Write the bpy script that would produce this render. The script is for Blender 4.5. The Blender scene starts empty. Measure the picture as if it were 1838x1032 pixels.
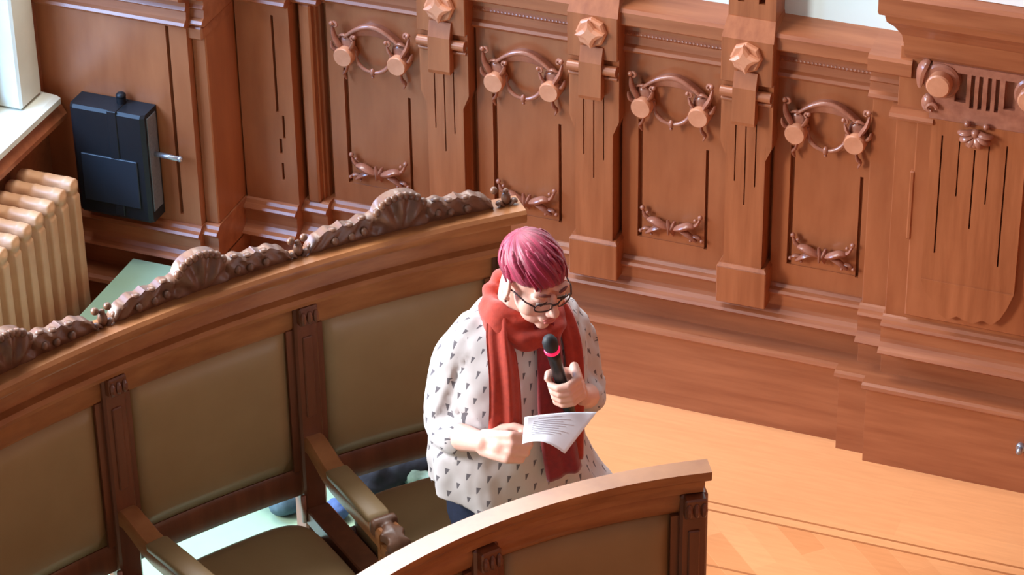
import bpy, bmesh, math, random
from mathutils import Vector, Matrix, noise
random.seed(7)
S = bpy.context.scene
COL = S.collection
PI = math.pi
# ---------------------------------------------------------------- camera
cd = bpy.data.cameras.new('camera'); cam = bpy.data.objects.new('camera', cd); COL.objects.link(cam)
cd.sensor_width = 36.0; cd.lens = 36.0*5400.0/1838.0; cd.clip_start = .1; cd.clip_end = 200
_y, _p, _r = math.radians(21.8), math.radians(31.97), math.radians(-.97)
_f = Vector((-math.sin(_y)*math.cos(_p), math.cos(_y)*math.cos(_p), -math.sin(_p)))
_rt = Vector((math.cos(_y), math.sin(_y), 0)); _u = _rt.cross(_f)
_r1 = _rt*math.cos(_r)+_u*math.sin(_r); _u1 = -_rt*math.sin(_r)+_u*math.cos(_r)
M4 = Matrix((( _r1.x, _u1.x, -_f.x, 2.795), (_r1.y, _u1.y, -_f.y, -7.810), (_r1.z, _u1.z, -_f.z, 5.6), (0, 0, 0, 1)))
cam.matrix_world = M4
S.camera = cam
# ---------------------------------------------------------------- world, lights, exposure
W = bpy.data.worlds.new('world'); S.world = W; W.use_nodes = True
bg = W.node_tree.nodes['Background']; bg.inputs[0].default_value = (.86, .93, 1.0, 1); bg.inputs[1].default_value = .36
def area(name, loc, aim, sx, sy, power, col=(1, 1, 1)):
    l = bpy.data.lights.new(name, 'AREA'); l.shape = 'RECTANGLE'; l.size = sx; l.size_y = sy; l.energy = power; l.color = col
    o = bpy.data.objects.new(name, l); COL.objects.link(o); o.location = loc
    o.rotation_euler = (Vector(aim)-Vector(loc)).to_track_quat('-Z', 'Y').to_euler()
    return o
area('daylight_side_windows', (-3.1, -3.5, 2.9), (.6, -.9, .9), 1.7, 1.9, 520, (.96, .98, 1))
area('daylight_corner_window', (-3.3, -1.5, 3.3), (-.6, -1.3, .6), 1.5, 1.6, 420, (.93, .97, 1))
area('high_window_fill', (-1.2, -.42, 4.6), (.2, -1.9, 1.0), 2.6, 1.5, 230, (.97, .98, 1))  # high-window daylight, lamp hung inside the room to brighten ledge tops
S.view_settings.view_transform = 'Standard'; S.view_settings.look = 'None'
S.view_settings.gamma = 1; S.view_settings.use_curve_mapping = False; S.view_settings.exposure = -0.06
# ---------------------------------------------------------------- helpers: objects
T = {}
def reg(o, parent, M=None):
    COL.objects.link(o)
    if parent: o.parent = parent
    T[o] = T[parent] if parent else (M or Matrix())
def thing(name, label, cat, loc=(0, 0, 0), rotz=0, group=None):
    o = bpy.data.objects.new(name, None); o.empty_display_size = .1
    o.location = loc; o.rotation_euler = (0, 0, rotz)
    reg(o, None, Matrix.Translation(Vector(loc)) @ Matrix.Rotation(rotz, 4, 'Z'))
    o['label'] = label; o['category'] = cat
    if group: o['group'] = group
    return o
def tag(o, label, cat, group=None):
    o['label'] = label; o['category'] = cat
    if group: o['group'] = group
    return o
def part(name, bm, mat, parent=None, smooth=False, world=True, label=None, angle=None):
    """world coordinates are converted to the parent thing's frame"""
    me = bpy.data.meshes.new(name)
    if parent and world: bm.transform(T[parent].inverted())
    bmesh.ops.recalc_face_normals(bm, faces=bm.faces[:])
    bm.to_mesh(me); bm.free()
    me.materials.append(mat)
    if smooth or angle:
        for p in me.polygons: p.use_smooth = True
    if angle: me.set_sharp_from_angle(angle=math.radians(angle))
    o = bpy.data.objects.new(name, me); reg(o, parent)
    if label: o['label'] = label
    return o
def struct(name, bm, mat, label=None, **k):
    o = part(name, bm, mat, None, **k); o['kind'] = 'structure'
    if label: o['label'] = label
    return o
def copy_tree(o, parent=None):
    c = o.copy(); COL.objects.link(c); c.parent = parent; T[c] = T[o]
    for ch in list(o.children): copy_tree(ch, c)
    return c
# ---------------------------------------------------------------- helpers: shapes
def B(): return bmesh.new()
def bx(bm, x0, x1, y0, y1, z0, z1, bev=.003, M=None):
    t = B(); bmesh.ops.create_cube(t, size=1)
    for v in t.verts:
        v.co = Vector(((x0+x1)/2+v.co.x*(x1-x0), (y0+y1)/2+v.co.y*(y1-y0), (z0+z1)/2+v.co.z*(z1-z0)))
    if bev: bmesh.ops.bevel(t, geom=t.edges[:], offset=bev, segments=1, affect='EDGES')
    if M: t.transform(M)
    merge(bm, t)
def merge(bm, t):
    me = bpy.data.meshes.new('t'); t.to_mesh(me); t.free(); bm.from_mesh(me); bpy.data.meshes.remove(me)
def relief(bm, x0, x1, z0, z1, yf, yb, slots):
    """board whose front (at yf, facing -y) has rectangular recesses/raises: slots = (xa,xb,za,zb,dy)"""
    xs = sorted({x0, x1, *[s[0] for s in slots], *[s[1] for s in slots]}); zs = sorted({z0, z1, *[s[2] for s in slots], *[s[3] for s in slots]})
    def dep(i, j):
        if i < 0 or j < 0 or i >= len(xs)-1 or j >= len(zs)-1: return yb
        cx, cz = (xs[i]+xs[i+1])/2, (zs[j]+zs[j+1])/2; d = 0
        for s in slots:
            if s[0] < cx < s[1] and s[2] < cz < s[3]: d = s[4]
        return yf+d
    t = B()
    def q(*P): t.faces.new([t.verts.new(p) for p in P])
    for i in range(-1, len(xs)-1):
        for j in range(-1, len(zs)-1):
            d = dep(i, j)
            if i >= 0 and j >= 0: q((xs[i], d, zs[j]), (xs[i+1], d, zs[j]), (xs[i+1], d, zs[j+1]), (xs[i], d, zs[j+1]))
            if j >= 0:
                e = dep(i+1, j)
                if abs(e-d) > 1e-6: q((xs[i+1], d, zs[j]), (xs[i+1], e, zs[j]), (xs[i+1], e, zs[j+1]), (xs[i+1], d, zs[j+1]))
            if i >= 0:
                e = dep(i, j+1)
                if abs(e-d) > 1e-6: q((xs[i], d, zs[j+1]), (xs[i+1], d, zs[j+1]), (xs[i+1], e, zs[j+1]), (xs[i], e, zs[j+1]))
    q((x0, yb, z0), (x1, yb, z0), (x1, yb, z1), (x0, yb, z1))
    bmesh.ops.remove_doubles(t, verts=t.verts[:], dist=1e-6)
    merge(bm, t)
def loft(bm, rings, cap=True, closed=True):
    V = [[bm.verts.new(p) for p in r] for r in rings]; n = len(V[0])
    for a, b in zip(V, V[1:]):
        for i in range(n if closed else n-1):
            j = (i+1) % n; bm.faces.new((a[i], a[j], b[j], b[i]))
    if cap and closed:
        bm.faces.new(V[0][::-1]); bm.faces.new(V[-1])
    return V
def sweep_x(bm, prof, x0, x1): loft(bm, [[(x, y, z) for y, z in prof] for x in (x0, x1)])
def sweep_y(bm, prof, y0, y1): loft(bm, [[(x, y, z) for x, z in prof] for y in (y0, y1)])
def sweep_arc(bm, prof, c, a0, a1, n=24):
    R = []
    for k in range(n+1):
        a = a0+(a1-a0)*k/n
        R.append([(c[0]+r*math.cos(a), c[1]+r*math.sin(a), z) for r, z in prof])
    loft(bm, R)
def frames(P):
    P = [Vector(p) for p in P]; out = []; up = None
    for i, p in enumerate(P):
        t = (P[min(i+1, len(P)-1)]-P[max(i-1, 0)]).normalized()
        if up is None: up = Vector((0, 0, 1)) if abs(t.z) < .9 else Vector((1, 0, 0))
        s = t.cross(up).normalized(); up = s.cross(t).normalized()
        out.append((p, s, up))
    return out
def tube(bm, P, rad, seg=8, flat=1.0, cap=True, up=None):
    if not hasattr(rad, '__len__'): rad = [rad]*len(P)
    R = []
    for (p, s, u), r in zip(frames(P), rad):
        R.append([p+(s*math.cos(2*PI*k/seg)+u*math.sin(2*PI*k/seg)*flat)*r for k in range(seg)])
    loft(bm, R, cap)
def ell(bm, c, r, M=None, u=16, v=10):
    if not hasattr(r, '__len__'): r = (r, r, r)
    mm = Matrix.Translation(Vector(c)) @ (M or Matrix()) @ Matrix.Diagonal((*r, 1))
    bmesh.ops.create_uvsphere(bm, u_segments=u, v_segments=v, radius=1, matrix=mm)
def chain(bm, P, rad, seg=12):
    tube(bm, P, rad, seg)
    if not hasattr(rad, '__len__'): rad = [rad]*len(P)
    for p, r in zip(P, rad): ell(bm, p, r, u=12, v=8)
def cylY(bm, x, z, y0, y1, r, seg=20, bev=.15):
    R = [[(x+rr*math.cos(2*PI*k/seg), yy, z+rr*math.sin(2*PI*k/seg)) for k in range(seg)] for yy, rr in ((y0, r), (y1+(y0-y1)*bev, r), (y1, r*.88))]
    loft(bm, R)
def prismY(bm, poly, y0, y1): loft(bm, [[(x, y, z) for x, z in poly] for y in (y0, y1)])
def remesh(bm, voxel, smooth=3, factor=.5):
    me = bpy.data.meshes.new('t'); bm.to_mesh(me); bm.free()
    o = bpy.data.objects.new('t', me); COL.objects.link(o)
    m = o.modifiers.new('r', 'REMESH'); m.mode = 'VOXEL'; m.voxel_size = voxel
    if smooth:
        s = o.modifiers.new('s', 'SMOOTH'); s.iterations = smooth; s.factor = factor
    dg = bpy.context.evaluated_depsgraph_get()
    m2 = bpy.data.meshes.new_from_object(o.evaluated_get(dg))
    b = B(); b.from_mesh(m2)
    bpy.data.objects.remove(o); bpy.data.meshes.remove(me); bpy.data.meshes.remove(m2)
    return b
def spline(P, n=8):
    """Catmull-Rom through P"""
    P = [Vector(p) for p in P]; out = []
    for i in range(len(P)-1):
        a, b, c, d = P[max(i-1, 0)], P[i], P[i+1], P[min(i+2, len(P)-1)]
        for k in range(n):
            t = k/n
            out.append(.5*((2*b)+(c-a)*t+(2*a-5*b+4*c-d)*t*t+(3*b-a-3*c+d)*t**3))
    out.append(P[-1]); return out
def lerp(a, b, t): return a+(b-a)*t
# ---------------------------------------------------------------- materials
def lin(r, g, b):
    f = lambda c: (c/255/12.92 if c/255 <= .04045 else ((c/255+.055)/1.055)**2.4)
    return (f(r), f(g), f(b), 1)
def mat(name, col, rough=.5, col2=None, scale=(8, 8, 8), bump=0, spec=.5, detail=4, sheen=0, coat=0, bscale=None, co='Object'):
    m = bpy.data.materials.new(name); m.use_nodes = True; nt = m.node_tree; N = nt.nodes; L = nt.links
    b = N['Principled BSDF']; b.inputs['Base Color'].default_value = col; b.inputs['Roughness'].default_value = rough
    b.inputs['Specular IOR Level'].default_value = spec; b.inputs['Sheen Weight'].default_value = sheen; b.inputs['Coat Weight'].default_value = coat
    b.inputs['Coat Roughness'].default_value = .2
    if col2 or bump:
        tc = N.new('ShaderNodeTexCoord'); mp = N.new('ShaderNodeMapping'); mp.inputs['Scale'].default_value = scale
        nz = N.new('ShaderNodeTexNoise'); nz.inputs['Scale'].default_value = 1; nz.inputs['Detail'].default_value = detail; nz.inputs['Roughness'].default_value = .6
        L.new(tc.outputs[co], mp.inputs[0]); L.new(mp.outputs[0], nz.inputs['Vector'])
        if col2:
            rp = N.new('ShaderNodeValToRGB'); rp.color_ramp.elements[0].position = .3; rp.color_ramp.elements[1].position = .7
            rp.color_ramp.elements[0].color = col; rp.color_ramp.elements[1].color = col2
            L.new(nz.outputs[0], rp.inputs[0]); L.new(rp.outputs[0], b.inputs['Base Color'])
        if bump:
            bp = N.new('ShaderNodeBump'); bp.inputs['Strength'].default_value = bump; bp.inputs['Distance'].default_value = .004
            L.new(nz.outputs[0], bp.inputs['Height']); L.new(bp.outputs[0], b.inputs['Normal'])
    return m
WOOD_V = mat('oak_vertical_grain', lin(164, 96, 58), .36, lin(136, 73, 40), (26, 26, 2.2), .05, coat=.15)
WOOD_H = mat('oak_horizontal_grain', lin(164, 98, 62), .38, lin(138, 75, 44), (2.2, 26, 26), .05, coat=.25)
WOOD_P = mat('oak_panel', lin(166, 98, 60), .36, lin(140, 75, 42), (9, 9, 2.0), .03, coat=.15)
CARVE = mat('carved_oak', lin(168, 108, 84), .28, lin(140, 84, 64), (30, 30, 30), .05, coat=.3)
BOSS = mat('pale_boss_oak', lin(204, 140, 106), .36, lin(186, 120, 86), (20, 20, 20), .04, coat=.2)  # paler oak tone for the bosses
BENCH = mat('bench_oak', lin(172, 114, 68), .30, lin(142, 86, 48), (7, 7, 30), .05, coat=.3)
BENCHV = mat('bench_oak_upright', lin(122, 70, 44), .35, lin(98, 54, 33), (24, 24, 3), .05, coat=.2)
BCARVE = mat('bench_carving', lin(118, 80, 58), .42, lin(94, 60, 42), (30, 30, 30), .1, coat=.1)
LEATHER = mat('olive_leather', lin(156, 129, 89), .45, lin(147, 119, 80), (6, 6, 6), .05)
PLASTER = mat('pale_aqua_plaster', lin(224, 241, 239), .8, lin(217, 236, 235), (3, 3, 3))
GLARE = mat('cornice_glare_white', lin(240, 242, 242), .8, lin(234, 238, 238), (3, 3, 3))  # near-white standing for glare on the cornice top
LINO = mat('pale_green_linoleum', lin(146, 172, 146), .28, lin(138, 164, 139), (5, 5, 5), 0)
WHITE = mat('cream_window_paint', lin(226, 226, 210), .45, lin(214, 214, 198), (6, 6, 6))
IRON = mat('cream_radiator_paint', lin(206, 156, 114), .42, lin(192, 140, 100), (10, 10, 10), .04)
BLACK = mat('black_painted_metal', lin(18, 19, 23), .5, lin(21, 22, 26), (20, 20, 20), spec=.35)
SCREEN = mat('dark_grey_panel', lin(32, 37, 44), .45, spec=.35)
STEEL = mat('brushed_steel', lin(170, 172, 180), .3); STEEL.node_tree.nodes['Principled BSDF'].inputs['Metallic'].default_value = .8
GREYM = mat('grey_metal_grille', lin(110, 108, 110), .5, lin(90, 90, 94), (120, 120, 120), .3)
def floor_mat():
    m = bpy.data.materials.new('honey_strip_floor'); m.use_nodes = True; nt = m.node_tree; N = nt.nodes; L = nt.links; b = N['Principled BSDF']
    b.inputs['Roughness'].default_value = .3; b.inputs['Coat Weight'].default_value = .25; b.inputs['Coat Roughness'].default_value = .15
    tc = N.new('ShaderNodeTexCoord'); mp = N.new('ShaderNodeMapping'); L.new(tc.outputs['Object'], mp.inputs[0])
    br = N.new('ShaderNodeTexBrick'); br.inputs['Scale'].default_value = 1; br.inputs['Brick Width'].default_value = 1.1; br.inputs['Row Height'].default_value = .085
    br.inputs['Mortar Size'].default_value = .0012; br.inputs['Color1'].default_value = lin(232, 160, 104); br.inputs['Color2'].default_value = lin(228, 155, 100); br.inputs['Mortar'].default_value = lin(226, 154, 99)
    L.new(mp.outputs[0], br.inputs['Vector'])
    nz = N.new('ShaderNodeTexNoise'); mp2 = N.new('ShaderNodeMapping'); mp2.inputs['Scale'].default_value = (1.6, 14, 1); L.new(tc.outputs['Object'], mp2.inputs[0]); L.new(mp2.outputs[0], nz.inputs['Vector']); nz.inputs['Detail'].default_value = 5
    mx = N.new('ShaderNodeMix'); mx.data_type = 'RGBA'; mx.blend_type = 'MULTIPLY'; mx.inputs[0].default_value = .35
    rp = N.new('ShaderNodeValToRGB'); rp.color_ramp.elements[0].position = .3; rp.color_ramp.elements[0].color = (.80, .72, .64, 1); rp.color_ramp.elements[1].position = .65; rp.color_ramp.elements[1].color = (1, 1, 1, 1)
    L.new(nz.outputs[0], rp.inputs[0]); L.new(br.outputs[0], mx.inputs[6]); L.new(rp.outputs[0], mx.inputs[7]); L.new(mx.outputs[2], b.inputs['Base Color'])
    return m
FLOOR = floor_mat()
FBORDER = mat('dark_floor_inlay', lin(176, 108, 62), .35, lin(164, 98, 55), (3, 30, 30))
def parquet_mat():
    m = FLOOR.copy(); m.name = 'honey_parquet'
    for n in m.node_tree.nodes:
        if n.bl_idname == 'ShaderNodeMapping': n.inputs['Rotation'].default_value = (0, 0, math.radians(45))
        if n.bl_idname == 'ShaderNodeTexBrick': n.inputs['Brick Width'].default_value = .42; n.inputs['Color1'].default_value = lin(232, 160, 104); n.inputs['Color2'].default_value = lin(214, 138, 84)
    return m
PARQ = parquet_mat()
SKIN = mat('fair_skin', lin(232, 186, 170), .5, lin(226, 174, 158), (20, 20, 20)); SKIN.node_tree.nodes['Principled BSDF'].inputs['Subsurface Weight'].default_value = .12
SKIN.node_tree.nodes['Principled BSDF'].inputs['Subsurface Radius'].default_value = (.02, .008, .005)
LIP = mat('lips', lin(196, 112, 108), .4)
EYEW = mat('eye_white', lin(225, 220, 215), .3); IRIS = mat('dark_iris', lin(60, 45, 40), .3)
BROW = mat('eyebrow', lin(120, 64, 60), .7)
DENIM = mat('navy_denim', lin(24, 36, 66), .8, lin(18, 28, 52), (160, 160, 160), .15)
SHOE = mat('black_leather_shoe', lin(28, 26, 28), .4)
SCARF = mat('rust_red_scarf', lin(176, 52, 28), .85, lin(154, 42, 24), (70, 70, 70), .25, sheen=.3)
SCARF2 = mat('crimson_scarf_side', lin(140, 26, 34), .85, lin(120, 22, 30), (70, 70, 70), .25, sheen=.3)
PAPER = mat('white_paper', lin(236, 238, 248), .7)
INK = mat('grey_print', lin(224, 226, 236), .8)
MICB = mat('black_microphone', lin(24, 24, 28), .35); MICH = mat('microphone_grille', lin(34, 35, 40), .6)
RING = mat('red_microphone_ring', lin(240, 40, 90), .4); RING.node_tree.nodes['Principled BSDF'].inputs['Emission Color'].default_value = lin(255, 30, 90); RING.node_tree.nodes['Principled BSDF'].inputs['Emission Strength'].default_value = .7
FRAME = mat('dark_glasses_frame', lin(52, 30, 34), .3)
NAVYC = mat('navy_coat', lin(14, 17, 32), .85, lin(9, 12, 24), (40, 40, 40), .4)
TEALC = mat('slate_bag_cloth', lin(66, 92, 104), .8, lin(50, 74, 86), (30, 30, 30), .3)
BLUEC = mat('blue_cloth', lin(70, 96, 144), .8, lin(54, 78, 124), (40, 40, 40), .3)
MINTC = mat('pale_green_cloth', lin(122, 144, 130), .85, lin(96, 120, 112), (40, 40, 40), .3)
def glass(name, tint, w=.85, rough=.02):
    m = bpy.data.materials.new(name); m.use_nodes = True; nt = m.node_tree; N = nt.nodes; L = nt.links
    out = N['Material Output']; N.remove(N['Principled BSDF'])
    t = N.new('ShaderNodeBsdfTransparent'); t.inputs[0].default_value = tint; g = N.new('ShaderNodeBsdfGlossy'); g.inputs['Roughness'].default_value = rough
    mx = N.new('ShaderNodeMixShader'); mx.inputs[0].default_value = 1-w; L.new(t.outputs[0], mx.inputs[1]); L.new(g.outputs[0], mx.inputs[2]); L.new(mx.outputs[0], out.inputs[0])
    return m
LENS = glass('spectacle_lens', (.97, .97, .97, 1), .93); PANE = glass('window_glass', (.55, .72, .95, 1), .88)
def hair_mat():
    m = mat('magenta_dyed_hair', lin(180, 40, 80), .46, lin(104, 16, 40), (46, 1.4, 1), .5, co='UV', detail=3)
    m.node_tree.nodes['Principled BSDF'].inputs['Sheen Weight'].default_value = .2
    return m
HAIR = hair_mat()
def blouse_mat():
    m = bpy.data.materials.new('printed_cotton'); m.use_nodes = True; nt = m.node_tree; N = nt.nodes; L = nt.links; b = N['Principled BSDF']
    b.inputs['Roughness'].default_value = .8
    uv = N.new('ShaderNodeUVMap'); sp = N.new('ShaderNodeSeparateXYZ'); L.new(uv.outputs[0], sp.inputs[0])
    def mth(op, a, c=None, d=None):
        n = N.new('ShaderNodeMath'); n.operation = op
        for i, v in enumerate((a, c, d)):
            if v is None: continue
            if isinstance(v, (int, float)): n.inputs[i].default_value = v
            else: L.new(v, n.inputs[i])
        return n.outputs[0]
    v = mth('DIVIDE', sp.outputs[1], .034); row = mth('FLOOR', v); q = mth('FRACT', v)
    odd = mth('MULTIPLY', mth('FLOORED_MODULO', row, 2.0), .5)
    u = mth('ADD', mth('DIVIDE', sp.outputs[0], .047), odd); p = mth('FRACT', u)
    # wedge-shaped motif: wide at the top, narrowing and leaning downwards
    qq = mth('SUBTRACT', q, .2)
    cx = mth('ADD', .46, mth('MULTIPLY', qq, .16))
    hw = mth('ADD', .02, mth('MULTIPLY', qq, .17))
    a = mth('LESS_THAN', mth('ABSOLUTE', mth('SUBTRACT', p, cx)), hw)
    mask = mth('MULTIPLY', a, mth('MULTIPLY', mth('GREATER_THAN', q, .2), mth('LESS_THAN', q, .74)))
    mx = N.new('ShaderNodeMix'); mx.data_type = 'RGBA'; mx.inputs[6].default_value = lin(200, 194, 195); mx.inputs[7].default_value = lin(88, 82, 90)
    L.new(mth('MULTIPLY', mask, .92), mx.inputs[0]); L.new(mx.outputs[2], b.inputs['Base Color'])
    return m
BLOUSE = blouse_mat()

# ================================================================ THE ROOM
bm = B(); bx(bm, -1.95, 3.4, -.450, .12, -.1, 0, 0); struct('floor', bm, FLOOR)
bm = B(); bx(bm, -1.95, 3.4, -5.5, -.772, -.1, 0, 0); struct('floor', bm, PARQ)
bm = B(); bx(bm, -1.95, 3.4, -.458, -.450, -.1, .0005, 0); bx(bm, -1.95, 3.4, -.500, -.492, -.1, .0005, 0); bx(bm, -1.95, 3.4, -.772, -.764, -.1, .0005, 0); struct('trim_1', bm, FBORDER)
bm = B(); bx(bm, -1.95, 3.4, -.492, -.458, -.1, 0, 0); struct('floor', bm, FLOOR)
bm = B(); bx(bm, -1.95, 3.4, -.764, -.500, -.1, 0, 0); struct('floor', bm, PARQ)
# raised platform under the benches
def dais():
    bm = B(); poly = [(-1.55, -.335), (-1.285, -.335), (-.32, -1.16), (.37, -1.38), (1.24, -2.30), (1.62, -3.6), (-.9, -4.4), (-1.55, -3.2)]
    loft(bm, [[(x, y, z) for x, y in poly] for z in (.0, .4)])
    o = struct('floor', bm, LINO); o.name = 'floor'
dais()
bm = B(); bx(bm, -1.95, 3.4, .12, .3, -.1, 3.4, 0); struct('wall_back', bm, PLASTER)
bm = B(); bx(bm, 3.4, 3.6, -12, .3, -.1, 5.0, 0); struct('wall_right', bm, WOOD_V)
# left wall with the window opening
bm = B()
bx(bm, -2.1, -1.87, -2.35, .12, -.1, .86, 0); bx(bm, -2.1, -1.87, -.40, .12, .86, 3.4, 0); bx(bm, -2.1, -1.87, -2.35, -2.1, .86, 3.4, 0); bx(bm, -2.1, -1.87, -2.1, -.40, 2.9, 3.4, 0)
struct('wall_left', bm, WOOD_H)
win = B()
bx(win, -2.08, -1.845, -.445, -.31, .96, 2.9, .008)                 # architrave and reveal at the corner
bx(win, -2.0, -1.93, -.50, -.445, .96, 2.9, .006)                  # sash stile
bx(win, -2.0, -1.93, -2.1, -.445, .96, 1.03, .006); bx(win, -1.99, -1.94, -1.3, -1.25, 1.0, 2.9, .004)
w1 = struct('window_1', win, WHITE)
bm = B(); bx(bm, -1.975, -1.969, -2.1, -.50, 1.03, 2.9, 0); p = part('window_pane', bm, PANE, w1); p['kind'] = 'structure'
bm = B(); sweep_y(bm, [(-1.97, .962), (-1.80, .953), (-1.785, .945), (-1.785, .925), (-1.80, .915), (-1.97, .915)], -2.1, -.30); p = part('window_sill', bm, WHITE, w1); p['kind'] = 'structure'
bm = B(); sweep_y(bm, [(-1.90, .915), (-1.815, .915), (-1.80, .90), (-1.785, .875), (-1.785, .858), (-1.90, .85)], -2.1, -.27); struct('trim_2', bm, WOOD_H)
# plinth with its ledge
bm = B()
for k, (x0, x1, y) in enumerate(((-1.0, .80, 0), (.80, .90, -.04), (.90, 3.4, -.078), (-1.09, -1.0, -.05), (-1.27, -1.09, -.10), (-1.325, -1.27, -.30), (-1.87, -1.325, -.335))):
    e = k*.0006; zt = .304+e
    bx(bm, x0, x1, y+.006, .12, 0, .284, .0003)
    sweep_x(bm, [(y-.012, .284), (y-.016, .290), (y-.012, .300), (y, zt), (.12, zt), (.12, .284)], x0-(.012 if x0 > 0 else 0), x1+(.012 if x1 < 0 else 0))
struct('trim_3', bm, WOOD_H)
# plain rail, base moulding and crowning rail between pilasters
def mould(bm, x0, x1, y):
    bx(bm, x0, x1, y+.008, .12, .303, .405, .001)
    sweep_x(bm, [(.12, .40), (y+.004, .40), (y-.044, .405), (y-.05, .412), (y-.044, .420), (y-.03, .426), (y-.02, .438), (y-.016, .45), (y-.016, .488), (y-.026, .494), (y-.03, .502), (y-.024, .51), (y-.010, .514), (y-.004, .524), (y+.004, .528), (.12, .528)], x0, x1)
bm = B()
for a, b, y in ((-1.0, .85, .06), (.84, .935, .025), (.925, 3.4, -.012), (-1.09, -.99, .02), (-1.275, -1.08, -.03), (-1.325, -1.27, -.235), (-1.87, -1.322, -.265)): mould(bm, a, b, y)
struct('trim_4', bm, WOOD_H)
def crown(bm, x0, x1, y):
    sweep_x(bm, [(.12, 1.262), (y-.012, 1.262), (y-.024, 1.268), (y-.03, 1.277), (y-.024, 1.286), (y-.012, 1.292), (y-.008, 1.318), (y-.016, 1.326), (y-.008, 1.336), (y-.008, 1.352), (y-.05, 1.372), (y-.055, 1.378), (y-.055, 1.418), (y-.047, 1.428), (.12, 1.448)], x0, x1)
bm = B()
for a, b, y in ((-1.0, .84, .068), (.835, .97, .03), (-1.09, -.99, .03), (-1.275, -1.08, -.02), (-1.322, -1.27, -.225), (-1.87, -1.318, -.255)): crown(bm, a, b, y)
for k in range(150):                                                # carved rope under the rail
    x = -.99+k*.0122
    if x < .83: ell(bm, (x, .057, 1.326), (.0065, .006, .0055), Matrix.Rotation(.6, 4, 'Y'), 6, 4)
struct('trim_5', bm, WOOD_H)

# ---------------------------------------------------------------- carved panels
PX = (-.812, -.290, .205, .705)
def leaf(bm, P, w, flat=.6):
    Q = spline(P, 6); n = len(Q)
    tube(bm, Q, [w*(.25+.9*math.sin(PI*min(1, .12+.8*i/(n-1)))) for i in range(n)], 8, flat)
def curl(bm, x, y, z, r, t, s=1, a0=0):
    Q = [(x+s*r*(1-k/16*.6)*math.cos(a0+k/16*5.2), y-.004*k/16, z+r*(1-k/16*.6)*math.sin(a0+k/16*5.2)) for k in range(17)]
    tube(bm, Q, [t*(1-.3*k/16) for k in range(17)], 6)
def upper_ornament():
    bm = B(); y = .05
    up = [(lerp(-.098, .098, k/20), 1.150+.062*math.sin(PI*(.05+.9*k/20))) for k in range(21)]
    lo = [(lerp(-.092, .092, k/20), 1.146+.026*math.sin(PI*(.05+.9*k/20))) for k in range(21)]
    loft(bm, [[(a[0], y-.024, a[1]), (b[0], y-.006, b[1]), (b[0], y+.012, b[1]), (a[0], y+.012, a[1])] for a, b in zip(up, lo)])
    tube(bm, [(a[0], y-.022, a[1]) for a in up], [.005+.004*math.sin(PI*k/20) for k in range(21)], 8)
    for s in (-1, 1):
        ell(bm, (s*.094, y-.008, 1.128), (.030, .018, .040))
        leaf(bm, [(s*.098, y-.022, 1.10), (s*.112, y-.03, 1.135), (s*.128, y-.03, 1.165), (s*.134, y-.026, 1.196)], .012)
        leaf(bm, [(s*.085, y-.02, 1.11), (s*.066, y-.03, 1.135), (s*.058, y-.032, 1.160)], .009)
        leaf(bm, [(s*.112, y-.02, 1.105), (s*.135, y-.026, 1.118), (s*.142, y-.024, 1.140)], .010)
        leaf(bm, [(s*.075, y-.012, 1.15), (s*.095, y-.02, 1.168), (s*.118, y-.02, 1.162)], .008)
        curl(bm, s*.124, y-.028, 1.204, .011, .0055, s); ell(bm, (s*.133, y-.034, 1.210), .0085, u=10, v=6)
        curl(bm, s*.062, y-.03, 1.166, .009, .005, -s); ell(bm, (s*.055, y-.034, 1.172), .0075, u=10, v=6)
        leaf(bm, [(s*.092, y-.008, 1.06), (s*.098, y-.012, 1.035), (s*.108, y-.008, 1.02), (s*.100, y-.006, 1.0)], .008)
    Q = [(.062*math.sin(a), y-.012-.010*math.cos(a), 1.104-.055*math.cos(a)) for a in [lerp(-1.75, 1.75, k/22) for k in range(23)]]
    tube(bm, Q, [.005+.0025*abs(math.sin(PI*k/11)) for k in range(23)], 8)
    ell(bm, (0, y-.024, 1.050), (.009, .009, .015), u=10, v=8); ell(bm, (0, y-.022, 1.032), .0055, u=8, v=6)
    return bm
def bosses():
    out = []
    for s in (-1, 1):
        bm = B(); cylY(bm, s*.094, 1.098, .055, .002, .0340, 28, .12); out.append(bm)
    return out
def lower_ornament():
    bm = B(); y = .056
    ell(bm, (0, y-.012, .664), (.009, .011, .012))
    tube(bm, [(-.002, y-.014, .664), (.010, y-.022, .664), (.013, y-.024, .664)], [.006, .012, .016], 10)
    for s in (-1, 1):
        leaf(bm, [(s*.012, y-.012, .690), (s*.006, y-.018, .664), (s*.009, y-.012, .636)], .010)
        leaf(bm, [(s*.010, y-.012, .662), (s*.034, y-.02, .674), (s*.060, y-.018, .684), (s*.078, y-.012, .680)], .019)
        leaf(bm, [(s*.022, y-.012, .664), (s*.055, y-.016, .652), (s*.085, y-.012, .628)], .012)
        leaf(bm, [(s*.060, y-.010, .678), (s*.085, y-.014, .690), (s*.096, y-.012, .712)], .009)
        leaf(bm, [(s*.070, y-.01, .645), (s*.090, y-.012, .645), (s*.100, y-.01, .636)], .008)
        for (x, z, r) in ((.097, .720, .0085), (.080, .706, .006), (.103, .634, .0065), (.066, .628, .005)): ell(bm, (s*x, y-.014, z), r, u=10, v=6)
    return bm
PLAB = ['carved oak wall panel nearest the window pier, partly behind the long bench', 'carved oak wall panel second from the window pier, above the bench end and red hair',
        'carved oak wall panel directly below the bare aqua strip, right of the red-haired person', 'carved oak wall panel beside the broad fluted pier under the cornice']
base = None
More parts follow.
